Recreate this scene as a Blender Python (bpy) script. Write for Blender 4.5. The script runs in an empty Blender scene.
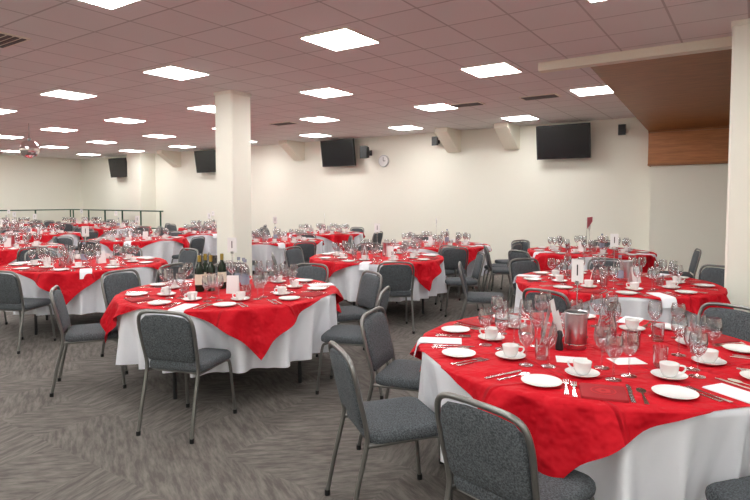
import bpy, math, random
from mathutils import Matrix, Vector
random.seed(7)
sc=bpy.context.scene
try:
    sc.view_settings.view_transform='Standard'
except Exception: pass
A=math.radians(34.2); CA,SA=math.cos(A),math.sin(A)
def C(x,y): return (x*CA-y*SA, x*SA+y*CA)
CZ=3.22; H=1.55; TZ=0.76; R=0.915

# ---------------- materials ----------------
def new(name):
    m=bpy.data.materials.new(name); m.use_nodes=True
    nt=m.node_tree; b=nt.nodes['Principled BSDF']; return m,nt,b
def simple(name,col,rough=.6,metal=0,bump=0,bscale=200,var=0,sheen=0):
    m,nt,b=new(name)
    b.inputs['Base Color'].default_value=(*col,1); b.inputs['Roughness'].default_value=rough
    b.inputs['Metallic'].default_value=metal
    if sheen: b.inputs['Sheen Weight'].default_value=sheen
    tc=nt.nodes.new('ShaderNodeTexCoord'); n=nt.nodes.new('ShaderNodeTexNoise')
    n.inputs['Scale'].default_value=bscale; nt.links.new(tc.outputs['Object'],n.inputs['Vector'])
    if bump:
        bp=nt.nodes.new('ShaderNodeBump'); bp.inputs['Strength'].default_value=bump; bp.inputs['Distance'].default_value=.004
        nt.links.new(n.outputs['Fac'],bp.inputs['Height']); nt.links.new(bp.outputs['Normal'],b.inputs['Normal'])
    if var:
        rp=nt.nodes.new('ShaderNodeMapRange'); rp.inputs['From Min'].default_value=.35; rp.inputs['From Max'].default_value=.65
        nt.links.new(n.outputs['Fac'],rp.inputs['Value'])
        mx=nt.nodes.new('ShaderNodeMix'); mx.data_type='RGBA'
        mx.inputs[6].default_value=(*[c*(1-var) for c in col],1); mx.inputs[7].default_value=(*[min(1,c*(1+var)) for c in col],1)
        nt.links.new(rp.outputs['Result'],mx.inputs[0]); nt.links.new(mx.outputs[2],b.inputs['Base Color'])
    return m
M={}
M['wall']=simple('wall_paint',(.92,.905,.81),.75,bump=.05,bscale=60)
M['trim']=simple('trim_cream',(.84,.79,.67),.6)
M['white']=simple('white_linen',(.88,.89,.95),.85,bump=.15,bscale=400,sheen=.2)
M['redn']=simple('red_napkin',(.34,.006,.012),.8,bump=.2,bscale=300)
M['red2']=simple('red_print',(.5,.01,.016),.8)
M['fabric']=simple('grey_fabric',(.078,.088,.098),.9,bump=.5,bscale=150,var=.5)
M['frame']=simple('hammered_steel',(.24,.237,.23),.34,.85,bump=.1,bscale=300)
M['black']=simple('black_plastic',(.012,.012,.014),.4)
M['screen']=simple('tv_screen',(.006,.006,.008),.25)
M['china']=simple('white_china',(.85,.85,.84),.12)
M['steel']=simple('polished_steel',(.75,.75,.76),.16,1)
M['satin']=simple('satin_steel',(.55,.55,.56),.3,1,bump=.05)
M['bottle']=simple('dark_bottle_glass',(.012,.022,.012),.06)
M['label']=simple('paper_label',(.8,.76,.62),.7)
M['card']=simple('white_card',(.86,.86,.86),.6)
M['pink']=simple('pink_pennant',(.62,.16,.2),.7)
M['gold']=simple('foil_capsule',(.45,.33,.08),.35,.8)
M['green']=simple('green_rail_paint',(.012,.075,.04),.45)
M['tabwood']=simple('table_plywood',(.3,.18,.09),.6,var=.2,bscale=12)
M['vent']=simple('vent_dark',(.1,.095,.09),.6)
M['coffee']=simple('water_blue',(.3,.35,.45),.1)
# red linen with pressed creases and soft wrinkles
m,nt,b=new('red_linen'); b.inputs['Base Color'].default_value=(.57,.0015,.012,1); b.inputs['Roughness'].default_value=.7; b.inputs['Specular IOR Level'].default_value=.22
tc=nt.nodes.new('ShaderNodeTexCoord')
n=nt.nodes.new('ShaderNodeTexNoise'); n.inputs['Scale'].default_value=5.5; n.inputs['Detail'].default_value=3; nt.links.new(tc.outputs['Object'],n.inputs['Vector'])
br=nt.nodes.new('ShaderNodeTexBrick'); br.offset=0; br.inputs['Scale'].default_value=1; br.inputs['Brick Width'].default_value=.46; br.inputs['Row Height'].default_value=.46
br.inputs['Mortar Size'].default_value=.016; br.inputs['Mortar Smooth'].default_value=1; nt.links.new(tc.outputs['Object'],br.inputs['Vector'])
b1=nt.nodes.new('ShaderNodeBump'); b1.inputs['Strength'].default_value=1; b1.inputs['Distance'].default_value=.08; nt.links.new(n.outputs['Fac'],b1.inputs['Height'])
b2=nt.nodes.new('ShaderNodeBump'); b2.inputs['Strength'].default_value=1; b2.inputs['Distance'].default_value=.014; nt.links.new(br.outputs['Fac'],b2.inputs['Height']); nt.links.new(b1.outputs['Normal'],b2.inputs['Normal']); nt.links.new(b2.outputs['Normal'],b.inputs['Normal'])
M['red']=m
# glass
m=bpy.data.materials.new('clear_glass'); m.use_nodes=True; nt=m.node_tree; nt.nodes.clear()
o=nt.nodes.new('ShaderNodeOutputMaterial'); mx=nt.nodes.new('ShaderNodeMixShader'); tr=nt.nodes.new('ShaderNodeBsdfTransparent')
gl=nt.nodes.new('ShaderNodeBsdfGlossy'); gl.inputs['Roughness'].default_value=.02; tr.inputs['Color'].default_value=(.95,.97,.98,1)
fr=nt.nodes.new('ShaderNodeLayerWeight'); fr.inputs['Blend'].default_value=.32
mr=nt.nodes.new('ShaderNodeMapRange'); mr.inputs['To Min'].default_value=.07; mr.inputs['To Max'].default_value=.9
nt.links.new(fr.outputs['Facing'],mr.inputs['Value']); nt.links.new(mr.outputs['Result'],mx.inputs['Fac'])
nt.links.new(tr.outputs[0],mx.inputs[1]); nt.links.new(gl.outputs[0],mx.inputs[2]); nt.links.new(mx.outputs[0],o.inputs[0]); M['glass']=m
# emissive panel
m,nt,b=new('led_panel'); b.inputs['Base Color'].default_value=(1,1,1,1); b.inputs['Emission Color'].default_value=(1,.995,.965,1); b.inputs['Emission Strength'].default_value=24.5; M['led']=m
# wood
def wood(name,c1,c2):
    m,nt,b=new(name); tc=nt.nodes.new('ShaderNodeTexCoord'); mp=nt.nodes.new('ShaderNodeMapping'); mp.inputs['Scale'].default_value=(1.2,14,14)
    n=nt.nodes.new('ShaderNodeTexNoise'); n.inputs['Scale'].default_value=3; n.inputs['Detail'].default_value=6
    r=nt.nodes.new('ShaderNodeValToRGB'); r.color_ramp.elements[0].color=(*c1,1); r.color_ramp.elements[1].color=(*c2,1)
    r.color_ramp.elements[0].position=.3; r.color_ramp.elements[1].position=.7
    nt.links.new(tc.outputs['Object'],mp.inputs[0]); nt.links.new(mp.outputs[0],n.inputs['Vector']); nt.links.new(n.outputs['Fac'],r.inputs[0]); nt.links.new(r.outputs[0],b.inputs['Base Color']); b.inputs['Roughness'].default_value=.45
    return m
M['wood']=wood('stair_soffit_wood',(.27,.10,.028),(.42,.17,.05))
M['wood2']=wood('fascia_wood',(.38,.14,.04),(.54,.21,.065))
# ceiling tiles
m,nt,b=new('ceiling_tiles'); tc=nt.nodes.new('ShaderNodeTexCoord'); br=nt.nodes.new('ShaderNodeTexBrick')
br.offset=0; br.inputs['Scale'].default_value=1; br.inputs['Brick Width'].default_value=.6; br.inputs['Row Height'].default_value=.6
br.inputs['Mortar Size'].default_value=.011; br.inputs['Mortar Smooth'].default_value=.2
br.inputs['Color1'].default_value=(.80,.765,.765,1); br.inputs['Color2'].default_value=(.76,.725,.725,1); br.inputs['Mortar'].default_value=(.52,.48,.48,1)
nt.links.new(tc.outputs['Object'],br.inputs['Vector']); nt.links.new(br.outputs['Color'],b.inputs['Base Color']); b.inputs['Roughness'].default_value=.8; M['ceil']=m
# carpet tiles
m,nt,b=new('carpet_tiles'); tc=nt.nodes.new('ShaderNodeTexCoord')
ck=nt.nodes.new('ShaderNodeTexBrick'); ck.offset=.5; ck.inputs['Scale'].default_value=1; ck.inputs['Brick Width'].default_value=.5; ck.inputs['Row Height'].default_value=.5
ck.inputs['Mortar Size'].default_value=0; ck.inputs['Color1'].default_value=(0,0,0,1); ck.inputs['Color2'].default_value=(1,1,1,1)
nt.links.new(tc.outputs['Object'],ck.inputs['Vector'])
prev=None
for idx,(rot,sc_) in enumerate(((28,(5,28,1)),(-42,(6,26,1)),(75,(5,30,1)))):
    mp=nt.nodes.new('ShaderNodeMapping'); mp.inputs['Rotation'].default_value=(0,0,math.radians(rot))
    mp2=nt.nodes.new('ShaderNodeMapping'); mp2.inputs['Scale'].default_value=sc_
    n=nt.nodes.new('ShaderNodeTexNoise'); n.inputs['Scale'].default_value=1; n.inputs['Detail'].default_value=4; n.inputs['Roughness'].default_value=.65
    nt.links.new(tc.outputs['Object'],mp.inputs[0]); nt.links.new(mp.outputs[0],mp2.inputs[0]); nt.links.new(mp2.outputs[0],n.inputs['Vector'])
    if prev is None: prev=n.outputs['Fac']
    else:
        th=nt.nodes.new('ShaderNodeMath'); th.operation='GREATER_THAN'; th.inputs[1].default_value=.36 if idx==1 else .68
        nt.links.new(ck.outputs['Color'],th.inputs[0])
        mx=nt.nodes.new('ShaderNodeMix'); nt.links.new(th.outputs[0],mx.inputs[0]); nt.links.new(prev,mx.inputs[2]); nt.links.new(n.outputs['Fac'],mx.inputs[3]); prev=mx.outputs[0]
r=nt.nodes.new('ShaderNodeValToRGB'); e=r.color_ramp.elements; e[0].position=.38; e[0].color=(.092,.081,.072,1); e[1].position=.64; e[1].color=(.178,.16,.145,1)
nt.links.new(prev,r.inputs[0]); nt.links.new(r.outputs[0],b.inputs['Base Color']); b.inputs['Roughness'].default_value=.95
n=nt.nodes.new('ShaderNodeTexNoise'); n.inputs['Scale'].default_value=250; nt.links.new(tc.outputs['Object'],n.inputs['Vector'])
bp=nt.nodes.new('ShaderNodeBump'); bp.inputs['Strength'].default_value=.4; bp.inputs['Distance'].default_value=.004; nt.links.new(n.outputs['Fac'],bp.inputs['Height']); nt.links.new(bp.outputs['Normal'],b.inputs['Normal'])
M['carpet']=m
# mirror ball
m,nt,b=new('mirror_tiles'); b.inputs['Metallic'].default_value=1; b.inputs['Roughness'].default_value=.12; b.inputs['Base Color'].default_value=(.8,.72,.72,1); M['mirror']=m

# ---------------- mesh builder ----------------
class MB:
    def __init__(s): s.v=[]; s.f=[]; s.m=[]; s.mats=[]
    def mi(s,k):
        if k not in s.mats: s.mats.append(k)
        return s.mats.index(k)
    def add(s,vs,fs,k):
        o=len(s.v); i=s.mi(k); s.v+= [tuple(v) for v in vs]
        for f in fs: s.f.append(tuple(a+o for a in f)); s.m.append(i)
    def merge(s,b,mat):
        o=len(s.v); s.v+=[tuple(mat@Vector(v)) for v in b.v]
        idx=[s.mi(k) for k in b.mats]
        for f,mm in zip(b.f,b.m): s.f.append(tuple(a+o for a in f)); s.m.append(idx[mm])
    def box(s,x0,x1,y0,y1,z0,z1,k):
        s.add([(x0,y0,z0),(x1,y0,z0),(x1,y1,z0),(x0,y1,z0),(x0,y0,z1),(x1,y0,z1),(x1,y1,z1),(x0,y1,z1)],
              [(0,3,2,1),(4,5,6,7),(0,1,5,4),(1,2,6,5),(2,3,7,6),(3,0,4,7)],k)
    def lathe(s,prof,n,k,cx=0,cy=0):
        vs=[];fs=[]
        for (r,z) in prof:
            for i in range(n):
                a=2*math.pi*i/n; vs.append((cx+r*math.cos(a),cy+r*math.sin(a),z))
        for j in range(len(prof)-1):
            for i in range(n):
                i2=(i+1)%n; fs.append((j*n+i,j*n+i2,(j+1)*n+i2,(j+1)*n+i))
        s.add(vs,fs,k)
    def tube(s,path,r,n,k):
        P=[Vector(p) for p in path]; vs=[];fs=[]
        up=None
        for j,p in enumerate(P):
            t=(P[min(j+1,len(P)-1)]-P[max(j-1,0)]).normalized()
            if up is None:
                up=Vector((1,0,0)) if abs(t.x)<.9 else Vector((0,1,0))
            up=(up-t*up.dot(t)).normalized(); w=t.cross(up)
            for i in range(n):
                a=2*math.pi*i/n; vs.append(p+(up*math.cos(a)+w*math.sin(a))*r)
        for j in range(len(P)-1):
            for i in range(n):
                i2=(i+1)%n; fs.append((j*n+i,j*n+i2,(j+1)*n+i2,(j+1)*n+i))
        fs.append(tuple(range(n))[::-1]); fs.append(tuple((len(P)-1)*n+i for i in range(n)))
        s.add(vs,fs,k)
    def loft(s,rings,k):
        n=len(rings[0]); vs=[v for r in rings for v in r]; fs=[]
        for j in range(len(rings)-1):
            for i in range(n):
                i2=(i+1)%n; fs.append((j*n+i,j*n+i2,(j+1)*n+i2,(j+1)*n+i))
        fs.append(tuple(range(n))[::-1]); fs.append(tuple((len(rings)-1)*n+i for i in range(n)))
        s.add(vs,fs,k)
    def prism(s,out,z0,z1,k): s.loft([[(x,y,z0) for x,y in out],[(x,y,z1) for x,y in out]],k)
    def mesh(s,name,ang=40,flip=True):
        me=bpy.data.meshes.new(name); me.from_pydata(s.v,[],s.f)
        for k in s.mats: me.materials.append(M[k])
        me.polygons.foreach_set('material_index',s.m); me.polygons.foreach_set('use_smooth',[True]*len(s.f))
        me.update()
        import bmesh
        bm=bmesh.new(); bm.from_mesh(me); bmesh.ops.recalc_face_normals(bm,faces=bm.faces); bm.to_mesh(me); bm.free()
        try: me.set_sharp_from_angle(angle=math.radians(ang))
        except Exception: pass
        return me
def cat(pts,n=6):
    P=[Vector(p) for p in pts]; out=[]
    for i in range(len(P)-1):
        a=P[max(i-1,0)];b=P[i];c=P[i+1];d=P[min(i+2,len(P)-1)]
        for j in range(n):
            t=j/n; out.append(.5*((2*b)+(c-a)*t+(2*a-5*b+4*c-d)*t*t+(3*b-a-3*c+d)*t**3))
    out.append(P[-1]); return out
def put(name,me,loc=(0,0,0),rz=0,parent=None,rot=None):
    o=bpy.data.objects.new(name,me); sc.collection.objects.link(o); o.location=loc
    o.rotation_euler=rot if rot else (0,0,rz)
    if parent: o.parent=parent
    return o
def boxobj(name,x0,x1,y0,y1,z0,z1,k):
    cx,cy,cz=(x0+x1)/2,(y0+y1)/2,(z0+z1)/2
    b=MB(); b.box(x0-cx,x1-cx,y0-cy,y1-cy,z0-cz,z1-cz,k); return put(name,b.mesh(name),(cx,cy,cz))

# ---------------- room ----------------
X0,X1,Y0,Y1=-23.2,5.0,-5.0,12.45
boxobj('floor',X0-.1,X1+.1,Y0-.1,Y1+.1,-.1,0,'carpet')
boxobj('ceiling',X0-.1,X1+.1,Y0-.1,Y1+.1,CZ,CZ+.1,'ceil')
boxobj('wall_back',X0-.1,X1+.1,Y1,Y1+.1,0,CZ,'wall')
boxobj('wall_left',X0-.1,X0,Y0,Y1,0,CZ,'wall')
boxobj('wall_right',X1,X1+.1,Y0,Y1,0,CZ,'wall')
boxobj('wall_front',X0-.1,X1+.1,Y0-.1,Y0,0,CZ,'wall')
boxobj('baseboard_back',X0,-1.72,Y1-.02,Y1,0,.12,'trim')
boxobj('baseboard_left',X0,X0+.02,Y0,Y1-.02,0,.12,'trim')
boxobj('wall_pier',-18.95,-18.15,11.85,Y1,0,CZ,'wall')
boxobj('wall_stair_enclosure',-1.7,X1,12.0,Y1,0,2.2,'wall')
# columns
for cx,cy in((-6.85,6.1),(-.03,6.5)):
    b=MB(); h=.2; e=.02
    def ring(z,g=0):
        hh=h+g
        return [(-hh+e,-hh,z),(hh-e,-hh,z),(hh,-hh+e,z),(hh,hh-e,z),(hh-e,hh,z),(-hh+e,hh,z),(-hh,hh-e,z),(-hh,-hh+e,z)]
    b.loft([ring(0,.012),ring(.12,.012),ring(.125),ring(CZ-.05),ring(CZ-.045,.012),ring(CZ,.012)],'wall')
    put('column',b.mesh('column',20),(cx,cy,0))
# stair soffit: sloping timber underside + fascia
b=MB(); xa,xb=-1.75,X1
zf=2.86
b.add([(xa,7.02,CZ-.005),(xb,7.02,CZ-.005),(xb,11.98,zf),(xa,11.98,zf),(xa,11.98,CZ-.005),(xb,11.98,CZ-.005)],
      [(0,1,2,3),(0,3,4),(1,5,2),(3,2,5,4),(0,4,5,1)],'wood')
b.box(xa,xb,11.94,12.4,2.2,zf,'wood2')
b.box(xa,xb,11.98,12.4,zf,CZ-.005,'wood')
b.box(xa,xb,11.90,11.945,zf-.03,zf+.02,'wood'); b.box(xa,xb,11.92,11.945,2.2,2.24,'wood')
put('stair_soffit',b.mesh('stair_soffit',20))
boxobj('trim_1',-2.25,X1,6.86,7.0,CZ-.1,CZ,'trim')
# wall corbels
for x in(-4.64,-6.1,-11.1,-16.8):
    b=MB(); w=.16
    pr=[(0,0),(-.75,0),(-.75,-.1),(-.12,-.52),(0,-.52)]
    b.loft([[(-w,y,z) for y,z in pr],[(w,y,z) for y,z in pr]],'trim')
    put('trim_corbel',b.mesh('corbel',20),(x,Y1,CZ))
# ceiling panels
pb=MB(); pb.box(-.3,.3,-.3,.3,-.014,0,'trim'); pb.box(-.285,.285,-.285,.285,-.018,-.0135,'led'); pm=pb.mesh('panel')
for i in range(-3,5):  # negative rows continue the grid out of view, added for illumination
    for k in range(-5,10):
        x=-4.4+.77*i-2.72*k; y=2.53+2.17*i
        if x<X0+.5 or x>X1-.5 or (y>6.7 and x>-1.9): continue
        put('ceiling_light_panel',pm,(x,y,CZ))
# vents
vb=MB(); vb.box(-.3,.3,-.15,.15,-.012,0,'trim')
for i in range(4): vb.box(-.27,.27,-.125+i*.067,-.085+i*.067,-.02,-.012,'vent')
vm=vb.mesh('vent')
for x,y in((-4.25,9.1),(-2.95,9.1),(-6.57,2.73),(-8.6,9.1)): put('ceiling_vent',vm,(x,y,CZ))
# TVs
tb=MB(); tb.box(-.56,.56,-.03,.03,-.36,.36,'black'); tb.box(-.535,.535,-.034,-.03,-.335,.335,'screen'); tb.box(-.12,.12,.03,.1,-.12,.12,'black')
tb.box(-.03,.03,.08,.3,-.03,.03,'black'); tb.box(-.15,.15,.27,.29,-.15,.2,'black')
tm=tb.mesh('tv',30)
for x,z in((-3.43,2.78),(-9.48,2.82),(-14.9,2.8),(-20.0,2.76)):
    put('wall_television',tm,(x,Y1-.3,z),rot=(math.radians(8),0,0))
# speakers
sb=MB(); sb.loft([[(-.12,-.1,-.18),(.12,-.1,-.18),(.12,-.1,.18),(-.12,-.1,.18)],[(-.08,.1,-.15),(.08,.1,-.15),(.08,.1,.15),(-.08,.1,.15)]],'black'); sb.box(-.02,.02,.09,.28,-.02,.02,'black'); sb.box(-.06,.06,.26,.28,-.08,.08,'black')
sm=sb.mesh('speaker',30)
for x,z,s in((-8.6,2.8,.9),(-6.55,2.98,.6),(-2.28,2.96,.6)):
    o=put('wall_speaker',sm,(x,Y1-.29*s,z),0); o.scale=(s,s,s)
cb=MB(); cb.lathe([(0,.04),(.15,.04),(.16,.03),(.16,0)],32,'satin'); cb.lathe([(0,.042),(.14,.042)],32,'card')
cb.box(-.006,.006,0,.1,.043,.046,'black'); cb.box(0,.07,-.006,.006,.043,.046,'black')
put('wall_clock',cb.mesh('clock'),(-8.17,Y1,2.57),rot=(math.radians(90),0,0))
# disco ball
db=MB(); n=24
pr=[(.2*math.sin(math.pi*i/16),-.2*math.cos(math.pi*i/16)) for i in range(17)]
db.lathe(pr,n,'mirror'); db.tube([(0,0,.19),(0,0,.45),(0,0,CZ-2.66)],.008,8,'frame'); db.lathe([(0,.24),(.04,.24),(.04,.19),(0,.19)],12,'frame')
me=db.mesh('disco_ball',1)
for p in me.polygons: p.use_smooth=False
put('disco_ball',me,(-13.26,5.98,2.66))
# rail at far left
rb=MB()
rb.box(-22.4,-22.3,1,11.6,1.14,1.18,'green'); rb.box(-22.4,-16.5,11.5,11.6,1.14,1.18,'green')
rb.box(-22.37,-22.33,1,11.6,.55,.59,'green'); rb.box(-22.4,-16.5,11.53,11.57,.55,.59,'green')
for i in range(9): rb.box(-22.37,-22.33,1.1+i*1.3,1.14+i*1.3,0,1.15,'green')
for i in range(6): rb.box(-22.2+i*1.12,-22.16+i*1.12,11.52,11.56,0,1.15,'green')
put('guard_rail',rb.mesh('guard_rail',20))

# ---------------- chair ----------------
def rrect(w,d,r,n=5,cx=0,cy=0,topw=None):
    pts=[]
    for (sx,sy,a0) in((1,1,0),(-1,1,90),(-1,-1,180),(1,-1,270)):
        for i in range(n+1):
            a=math.radians(a0+90*i/n)
            pts.append((cx+sx*(w-r)+r*math.cos(a),cy+sy*(d-r)+r*math.sin(a)))
    return pts
ch=MB()
def by(z): return -.195-max(0,(z-.46))*.22
for s in(-1,1):
    ch.tube(cat([(s*.20,.235,.014),(s*.193,.215,.22),(s*.187,.195,.385),(s*.186,.165,.42),(s*.187,.10,.427),(s*.19,-.10,.425),(s*.195,-.2,.425)]),.011,8,'frame')
    ch.lathe([(0,0),(.015,0),(.015,.03),(.012,.03)],10,'black',s*.20,.236)
    ch.lathe([(0,0),(.015,0),(.015,.03),(.012,.03)],10,'black',s*.205,-.29)
path=[(-.205,-.29,.014),(-.2,-.25,.22),(-.197,-.205,.42),(-.199,by(.5),.5),(-.206,by(.64),.64),(-.207,by(.75),.75),(-.19,by(.815),.815),(-.145,by(.843),.843),(-.07,by(.85),.85),(0,by(.851),.851)]
path=path+[(-x,y,z) for x,y,z in path[:-1][::-1]]
ch.tube(cat(path,5),.0125,8,'frame')
ch.tube([(-.187,.15,.425),(.187,.15,.425)],.009,6,'frame'); ch.tube([(-.195,-.17,.425),(.195,-.17,.425)],.009,6,'frame')
rings=[]
for z,sx in((.43,.93),(.437,.985),(.455,1),(.475,.985),(.487,.94),(.492,.8),(.494,.5)):
    rings.append([(x*sx,y*sx+.01,z) for x,y in rrect(.215,.205,.06)])
ch.loft(rings,'fabric')
def backout(sc_):
    o=[(-.165,.50),(.165,.50),(.183,.52),(.189,.62),(.191,.74),(.178,.79),(.145,.818),(.07,.828),(0,.83),(-.07,.828),(-.145,.818),(-.178,.79),(-.191,.74),(-.189,.62),(-.183,.52)]
    cz=.665
    return [(x*sc_,cz+(z-cz)*(1-(1-sc_)*1.1)) for x,z in o]
rings=[]
for t,s_ in((-.022,.5),(-.021,.88),(-.014,.97),(0,1),(.014,.97),(.023,.88),(.026,.5)):
    rings.append([(x,by(z)+t,z) for x,z in backout(s_)])
ch.loft(rings,'fabric')
ch.v=[(x,y,z*.975) for x,y,z in ch.v]
chair_me=ch.mesh('banquet_chair',50)
def chair(x,y,face):  # plan coords, facing angle
    X,Y=C(x,y); put('banquet_chair',chair_me,(X,Y,0),math.radians(face-90)+A)

# ---------------- table ----------------
tt=MB(); tt.lathe([(0,TZ-.03),(R-.02,TZ-.03),(R-.012,TZ-.022),(R-.012,TZ-.012),(R-.02,TZ-.008),(0,TZ-.008)],48,'tabwood')
top_me=tt.mesh('table_top')
lg=MB()
for sx in(-1,1):
    for sy in(-1,1):
        lg.tube([(sx*.5,sy*.42,.0),(sx*.5,sy*.4,TZ-.03)],.016,8,'black')
    lg.tube([(sx*.5,-.41,.2),(sx*.5,.41,.2)],.012,8,'black')
leg_me=lg.mesh('table_legs')
def cloth():
    b=MB(); n=400
    prof=[]
    for i in range(4): prof.append(((R-.015)*i/3.0001+.001,TZ-.004,0))
    prof+=[(R-.006,TZ-.0045,0),(R,TZ-.011,0)]
    hem=.28
    for i in range(1,19):
        t=i/18; prof.append((R+.002-.07*t,TZ-.011-(TZ-.011-hem)*t,t))
    vs=[];fs=[]
    for r,z,t in prof:
        for i in range(n):
            a=2*math.pi*i/n
            u=.5+.5*math.sin(21*a+1.6*math.sin(3*a)); v=.5+.5*math.sin(34*a+2+1.9*math.sin(2*a))
            w=1.6*(u**2.6)-.6+.5*(v**2)-.25+.3*math.sin(8*a+1)
            rr=r+.085*t*w; vs.append((rr*math.cos(a),rr*math.sin(a),z+ (.008*w*t)))
    for j in range(len(prof)-1):
        for i in range(n):
            i2=(i+1)%n; fs.append((j*n+i,j*n+i2,(j+1)*n+i2,(j+1)*n+i))
    b.add(vs,fs,'white'); return b.mesh('white_tablecloth',80)
def overlay():
    b=MB(); n=240; hs=.91; vs=[];fs=[]
    K=6;K2=14
    for j in range(K+K2+1):
        for i in range(n):
            a=2*math.pi*i/n
            rm=hs/max(abs(math.cos(a)),abs(math.sin(a)))
            if j<=K: r=.002+(R-.01)*j/K; 
            else: r=(R-.008)+(rm-(R-.008))*(j-K)/K2
            if r<=R-.008: rr=r;z=TZ
            else:
                dd=r-(R-.008)
                f=.012
                if dd<f: rr=R-.008+dd*.8+.004; z=TZ-dd*.35
                else:
                    q=dd-f; w=math.sin(13*a+1)*.6+math.sin(25*a+.5)*.5
                    rr=R+.016+.26*q+ .085*(q/.3)**.8*w
                    z=TZ-.004-q*.97
            vs.append((rr*math.cos(a),rr*math.sin(a),z))
    for j in range(K+K2):
        for i in range(n):
            i2=(i+1)%n; fs.append((j*n+i,j*n+i2,(j+1)*n+i2,(j+1)*n+i))
    b.add(vs,fs,'red'); return b.mesh('red_overlay',80)
cl_me=cloth(); ov_me=overlay()

# ---------------- tableware ----------------
def mk(fn): b=MB(); fn(b); return b
def g_wine(b,n=20):
    b.lathe([(0,.003),(.034,.0),(.034,.002),(.012,.006),(.0045,.014),(.0035,.05),(.0045,.088),(.014,.097),(.028,.112),(.037,.135),(.039,.155),(.036,.18),(.032,.2),(.031,.2),(.035,.18),(.0375,.155),(.0355,.136),(.026,.115),(.012,.101),(0,.098)],n,'glass')
def g_tumb(b,n=20):
    b.lathe([(0,.0),(.028,0),(.031,.01),(.034,.1),(.0325,.1),(.0295,.012),(0,.01)],n,'glass')
def g_cup(b,n=24):
    b.lathe([(0,.0),(.04,.0),(.07,.012),(.075,.017),(.073,.018),(.045,.007),(0,.006)],n,'china')
    b.lathe([(0,.008),(.022,.008),(.03,.018),(.037,.035),(.041,.065),(.039,.066),(.034,.036),(.026,.02),(0,.014)],n,'china')
    b.tube(cat([(.038,0,.058),(.06,0,.056),(.064,0,.042),(.052,0,.028),(.035,0,.026)],4),.0045,6,'china')
def g_plate(b,n=32):
    b.lathe([(0,.0),(.05,.0),(.055,.004),(.085,.013),(.086,.015),(.082,.015),(.054,.007),(0,.005)],n,'china')
def g_knife(b):
    b.prism([(-.009,-.11),(.009,-.11),(.008,-.02),(.006,-.005),(.011,.02),(.011,.09),(.004,.115),(-.006,.11),(-.007,-.005),(-.008,-.02)],.0,.003,'steel')
def g_fork(b):
    b.prism([(-.01,-.1),(.01,-.1),(.004,0),(.004,.03),(.012,.045),(.012,.06),(-.012,.06),(-.012,.045),(-.004,.03),(-.004,0)],0,.003,'steel')
    for i in range(4): x=-.0105+i*.007; b.box(x-.0016,x+.0016,.058,.1,0,.003,'steel')
def g_spoon(b):
    o=[(-.009,-.1),(.009,-.1),(.004,.0),(.004,.03)]+[(.019*math.cos(math.radians(t)),.065+.032*math.sin(math.radians(t))) for t in range(-70,251,20)]+[(-.004,.03),(-.004,0)]
    b.prism(o,0,.003,'steel')
def g_nap(b,k='white'):
    L=[(-.10,.001),(0,.001),(.105,.001),(.125,-.001),(.142,-.02),(.158,-.08)]
    for dz,w in((0.0,.062),(.003,.058)):
        vs=[];fs=[]
        for y,z in L:
            ny=dz if y>.12 else 0; nz=dz
            vs+=[(-w,y+ny,z+nz),(w,y+ny,z+nz),(w,y+ny+(.002 if y>.12 else 0),z+nz+.002),(-w,y+ny+(.002 if y>.12 else 0),z+nz+.002)]
        for j in range(len(L)-1):
            for i in range(4): fs.append((j*4+i,j*4+(i+1)%4,(j+1)*4+(i+1)%4,(j+1)*4+i))
        fs.append((3,2,1,0)); e=(len(L)-1)*4; fs.append((e,e+1,e+2,e+3)); b.add(vs,fs,k)
def g_napr(b):
    b.loft([[(x,y,z) for x,y in rrect(.09*s,.09*s,.01,2)] for z,s in((0.0,1),(.008,.97),(.010,.9))],'redn')
    b.lathe([(.05,.0102),(.05,.011),(.045,.011),(.045,.0102)],24,'red2')
    b.lathe([(.033,.0102),(.033,.011),(.012,.011),(.012,.0102)],5,'red2')
def g_card(b):
    b.box(-.075,.075,-.055,.055,0,.0015,'card')
def g_bottle(b):
    b.lathe([(0,0),(.037,0),(.038,.01),(.038,.19),(.034,.215),(.016,.24),(.0145,.26)],24,'bottle')
    b.lathe([(.0149,.245),(.0152,.31),(0,.312)],16,'gold'); b.lathe([(.0385,.06),(.0385,.15)],24,'label')
def g_wbottle(b):
    b.lathe([(0,0),(.036,0),(.037,.01),(.037,.16),(.03,.2),(.014,.235),(.014,.27),(0,.27)],24,'glass'); b.lathe([(.0145,.25),(.0145,.275),(0,.276)],12,'coffee'); b.lathe([(.0375,.06),(.0375,.13)],24,'coffee')
def g_bucket(b):
    b.lathe([(0,0),(.052,0),(.055,.005),(.056,.185),(.06,.19),(.058,.195),(.053,.19),(.052,.01),(0,.01)],32,'satin')
    b.lathe([(.0565,.02),(.0575,.024),(.0565,.028)],32,'steel')
def g_stand(b,k='card'):
    b.lathe([(0,0),(.045,0),(.045,.006),(.01,.012),(0,.012)],20,'steel'); b.tube([(0,0,.01),(0,0,.33)],.003,6,'steel')
    b.loft([[(-.04,-.001,.33),(.04,-.001,.33),(.04,-.001,.46),(-.04,-.001,.46)],[(-.04,.001,.33),(.04,.001,.33),(.04,.001,.46),(-.04,.001,.46)]],k)
    b.box(-.012,.012,-.004,.004,.32,.34,'steel')
    b.box(-.004,.004,-.0018,.0018,.37,.43,'black')
def g_pennant(b):
    b.lathe([(0,0),(.05,0),(.05,.006),(.01,.012),(0,.012)],20,'steel'); b.tube([(0,0,.01),(0,0,.52)],.004,6,'steel')
    b.loft([[(.0,-.001,.34),(.1,-.001,.46),(.1,-.001,.53),(.0,-.001,.52)],[(.0,.001,.34),(.1,.001,.46),(.1,.001,.53),(.0,.001,.52)]],'pink')
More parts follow.
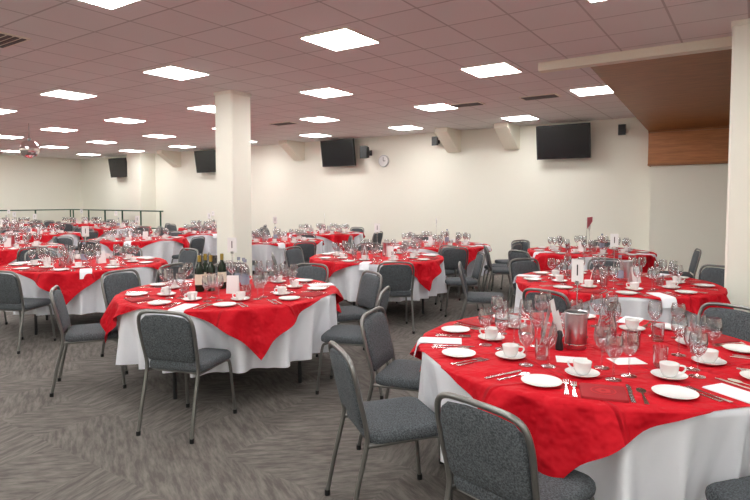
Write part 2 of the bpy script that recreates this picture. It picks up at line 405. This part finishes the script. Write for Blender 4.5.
def g_menu(b):
    vs=[(-.05,-.035,0),(.05,-.035,0),(.05,0,.15),(-.05,0,.15),(-.05,.035,0),(.05,.035,0)]
    b.add(vs,[(0,1,2,3),(3,2,5,4)],'card')
def g_tall(b):
    vs=[(-.05,-.05,0),(.05,-.05,0),(.05,0,.24),(-.05,0,.24),(-.05,.05,0),(.05,.05,0)]
    b.add(vs,[(0,1,2,3),(3,2,5,4)],'card')
def g_salt(b): b.lathe([(0,0),(.016,0),(.018,.02),(.014,.05),(.013,.055)],12,'glass'); b.lathe([(.014,.05),(.015,.065),(0,.07)],12,'steel')
def g_pep(b): b.lathe([(0,0),(.02,0),(.022,.02),(.014,.05),(.018,.08),(.012,.1),(0,.105)],12,'black')
def g_jug(b):
    b.lathe([(0,0),(.045,0),(.05,.02),(.052,.09),(.04,.14),(.045,.18),(.043,.18),(.038,.14),(.049,.09),(.046,.02),(0,.008)],20,'glass')
    b.tube(cat([(.042,0,.165),(.085,0,.15),(.09,0,.1),(.052,0,.06)],4),.005,6,'glass')
T={}
for nm,fn in dict(wine_glass=g_wine,water_tumbler=g_tumb,coffee_cup=g_cup,side_plate=g_plate,dinner_knife=g_knife,dinner_fork=g_fork,dessert_spoon=g_spoon,linen_napkin=g_nap,red_napkin=g_napr,menu_card=g_card,wine_bottle=g_bottle,water_bottle=g_wbottle,wine_cooler=g_bucket,table_number_stand=g_stand,table_pennant=g_pennant,folded_menu=g_menu,folded_programme=g_tall,salt_shaker=g_salt,pepper_mill=g_pep,water_jug=g_jug).items():
    T[nm]=mk(fn)
TM={k:v.mesh(k,35) for k,v in T.items()}
def setting(i,rng):
    L=[('dinner_fork',.75,-.142,0),('dinner_fork',.75,-.113,0),('dinner_knife',.75,.105,0),('dessert_spoon',.75,.147,0),('side_plate',.72,-.245,0)]
    if i%3==0: L.append(('linen_napkin',.795,0,0))
    if i%3==2: L.append(('red_napkin',.77,-.002,0))
    L+=[('wine_glass',.57,.055,0),('wine_glass',.49,.125,0),('coffee_cup',.54,-.075,rng.uniform(0,360))]
    L.append(('water_tumbler' if i%2 else 'wine_glass',.41,.02,0))
    return L
CENTER=[('table_number_stand',.0,.0,0),('wine_cooler',.14,.05,0),('folded_menu',.16,-.09,20),('water_jug',-.2,-.12,30),('salt_shaker',-.02,.18,0),('salt_shaker',.03,.2,0),('folded_menu',-.17,.05,70),('water_bottle',-.03,-.2,0)]
def dress(cx,cy,seats,phase,mode,rng,center=CENTER,camrot=0):
    items=[]
    for i in range(seats):
        a=math.radians(phase+360*i/seats)
        for nm,r,t,ro in setting(i,rng):
            jr=r+(0 if 'nap' in nm else rng.uniform(-.012,.012)); jt=t+rng.uniform(-.003,.003)
            x=jr*math.cos(a)-jt*math.sin(a); y=jr*math.sin(a)+jt*math.cos(a)
            items.append((nm,x,y,a-math.pi/2+math.radians(ro+(180 if nm in('dinner_fork','dinner_knife','dessert_spoon') else 0))))
    for nm,x,y,ro in center: items.append((nm,x,y,math.radians(ro+camrot)))
    if mode=='each':
        for nm,x,y,a in items:
            X,Y=C(cx+x,cy+y); put(nm,TM[nm],(X,Y,TZ+.0015),a+A)
        return None
    b=MB()
    for nm,x,y,a in items: b.merge(T[nm],Matrix.Translation((x,y,0))@Matrix.Rotation(a,4,'Z'))
    return b
far=[]
for v in range(2):
    bb=dress(0,0,9,10+v*17,'join',random.Random(v),CENTER[:1]+CENTER[1+v:7+v]); far.append(bb.mesh('tableware'))
def table(x,y,corner,chairs,mode='far',phase=0,seats=9,center=CENTER):
    X,Y=C(x,y)
    e=bpy.data.objects.new('banquet_table',None); e.location=(X,Y,0); sc.collection.objects.link(e); e.rotation_euler=(0,0,A)
    put('table_top',top_me,(0,0,0),0,e); put('legs',leg_me,(0,0,0),.4,e)
    put('white_tablecloth',cl_me,(0,0,0),corner*.1,e); put('red_overlay_cloth',ov_me,(0,0,0),math.radians(corner-45),e)
    if mode=='near': dress(x,y,seats,phase,'each',random.Random(int(x*100)),center)
    else: put('tableware_set',far[int(abs(x)*7)%2],(X,Y,TZ+.0015),A+math.radians(phase))
    for c in chairs:
        phi,r=c[0],c[1]; tw=c[2] if len(c)>2 else 0
        a=math.radians(phi); chair(x+r*math.cos(a),y+r*math.sin(a),phi+180+tw)
C1=[('table_number_stand',-.05,.1,-60),('wine_cooler',-.1,-.03,0),('folded_programme',-.2,.07,60),('folded_menu',-.13,.2,60),('water_jug',.12,.1,30),('salt_shaker',.02,-.1,0),('salt_shaker',.06,-.07,0),('menu_card',.06,-.28,5),('menu_card',-.2,-.26,-15),('water_tumbler',.2,-.05,0),('wine_glass',.02,.3,0),('pepper_mill',-.2,-.07,0),('wine_glass',-.3,.0,0),('wine_glass',.02,.2,0),('wine_glass',.2,.2,0)]
table(1.17,2.98,-121,[(235,1.04,-14),(191,1.1,8),(151,1.06,8),(-73,1.1,0),(32,1.2,0)],'near',172,9,C1)
C2=[('table_number_stand',.02,-.03,0),('wine_bottle',-.16,-.05,0),('wine_bottle',-.24,.06,0),('wine_bottle',-.1,.08,0),('wine_bottle',-.25,-.08,0),('water_bottle',.1,.05,0),('water_bottle',.04,.12,0),('folded_menu',.06,-.17,0),('water_jug',.22,.14,0),('water_bottle',.14,-.07,0),('salt_shaker',-.1,-.2,0),('salt_shaker',-.06,-.23,0)]
table(-1.26,4.87,-64,[(-91,1.04,-16),(-17,1.12,5),(28,1.12,0),(68,1.2,0),(105,1.2,0),(150,1.25,0),(192,1.12,10)],'near',20,9,C2)
table(2.31,5.39,-60,[(-133,1.1,-8),(140,1.4,30),(110,1.2,0),(70,1.2,0),(25,1.3,0),(-20,1.2,0)],'near',33,9)
table(.03,7.75,-50,[(-80,1.08,-5),(-10,1.15,12),(192,1.15,0),(150,1.2,0),(40,1.2,0),(95,1.2,0)],phase=10)
table(-3.6,6.95,-75,[(-98,1.08,0),(55,1.25,0),(20,1.2,0),(-30,1.25,8),(95,1.2,0),(-165,1.2,0),(140,1.2,0)],phase=30)
table(3.3,8.6,-60,[(-150,1.2,0),(-20,1.2,0),(120,1.2,0),(60,1.2,0),(175,1.3,0)],phase=50)
X,Y=C(3.2,8.45); put('table_pennant',TM['table_pennant'],(X,Y,TZ+.0015),A+.3)
table(1.08,9.85,-70,[(0,1.3,10),(-35,1.2,0),(-85,1.15,0),(180,1.2,0),(95,1.2,0)],phase=70)
table(-1.93,10.8,-50,[(-60,1.2,0),(10,1.2,0),(-110,1.15,0),(120,1.2,0)],phase=20)
table(-1.2,13.3,-60,[(-30,1.2,0),(60,1.2,0),(-100,1.2,0),(170,1.2,0)],phase=90)
table(-4.8,11.3,-80,[(-100,1.2,0),(-20,1.2,0),(80,1.2,0),(200,1.2,0)],phase=15)
table(-4.0,13.5,-40,[(-40,1.2,0),(40,1.2,0),(120,1.2,0)],phase=45)
table(-6.3,9.4,-60,[(-40,1.2,0),(20,1.2,0),(80,1.2,0),(-95,1.2,0)],phase=5)
for x,y,p in((-7.9,13.0,0),(-9.6,14.9,30),(-7.4,16.0,50),(-11.9,18.2,20),(-9.8,18.7,10),(-12.6,15.6,70),(-4.6,15.9,10) ):
    table(x,y,-60+p,[(-90+p,1.2,0),(-10+p,1.2,0),(70+p,1.2,0),(150+p,1.2,0),(-150+p,1.2,0)],phase=p)

# ---------------- camera ----------------
cam=bpy.data.cameras.new('camera'); co=bpy.data.objects.new('camera',cam); sc.collection.objects.link(co)
cam.lens=560/750*36; cam.sensor_width=36; cam.shift_y=-21/750
co.location=(0,0,H); co.rotation_euler=(math.radians(90-3),0,A); cam.clip_start=.05
sc.camera=co
w=bpy.data.worlds.new('world'); sc.world=w; w.use_nodes=True; w.node_tree.nodes['Background'].inputs[0].default_value=(.5,.5,.5,1)
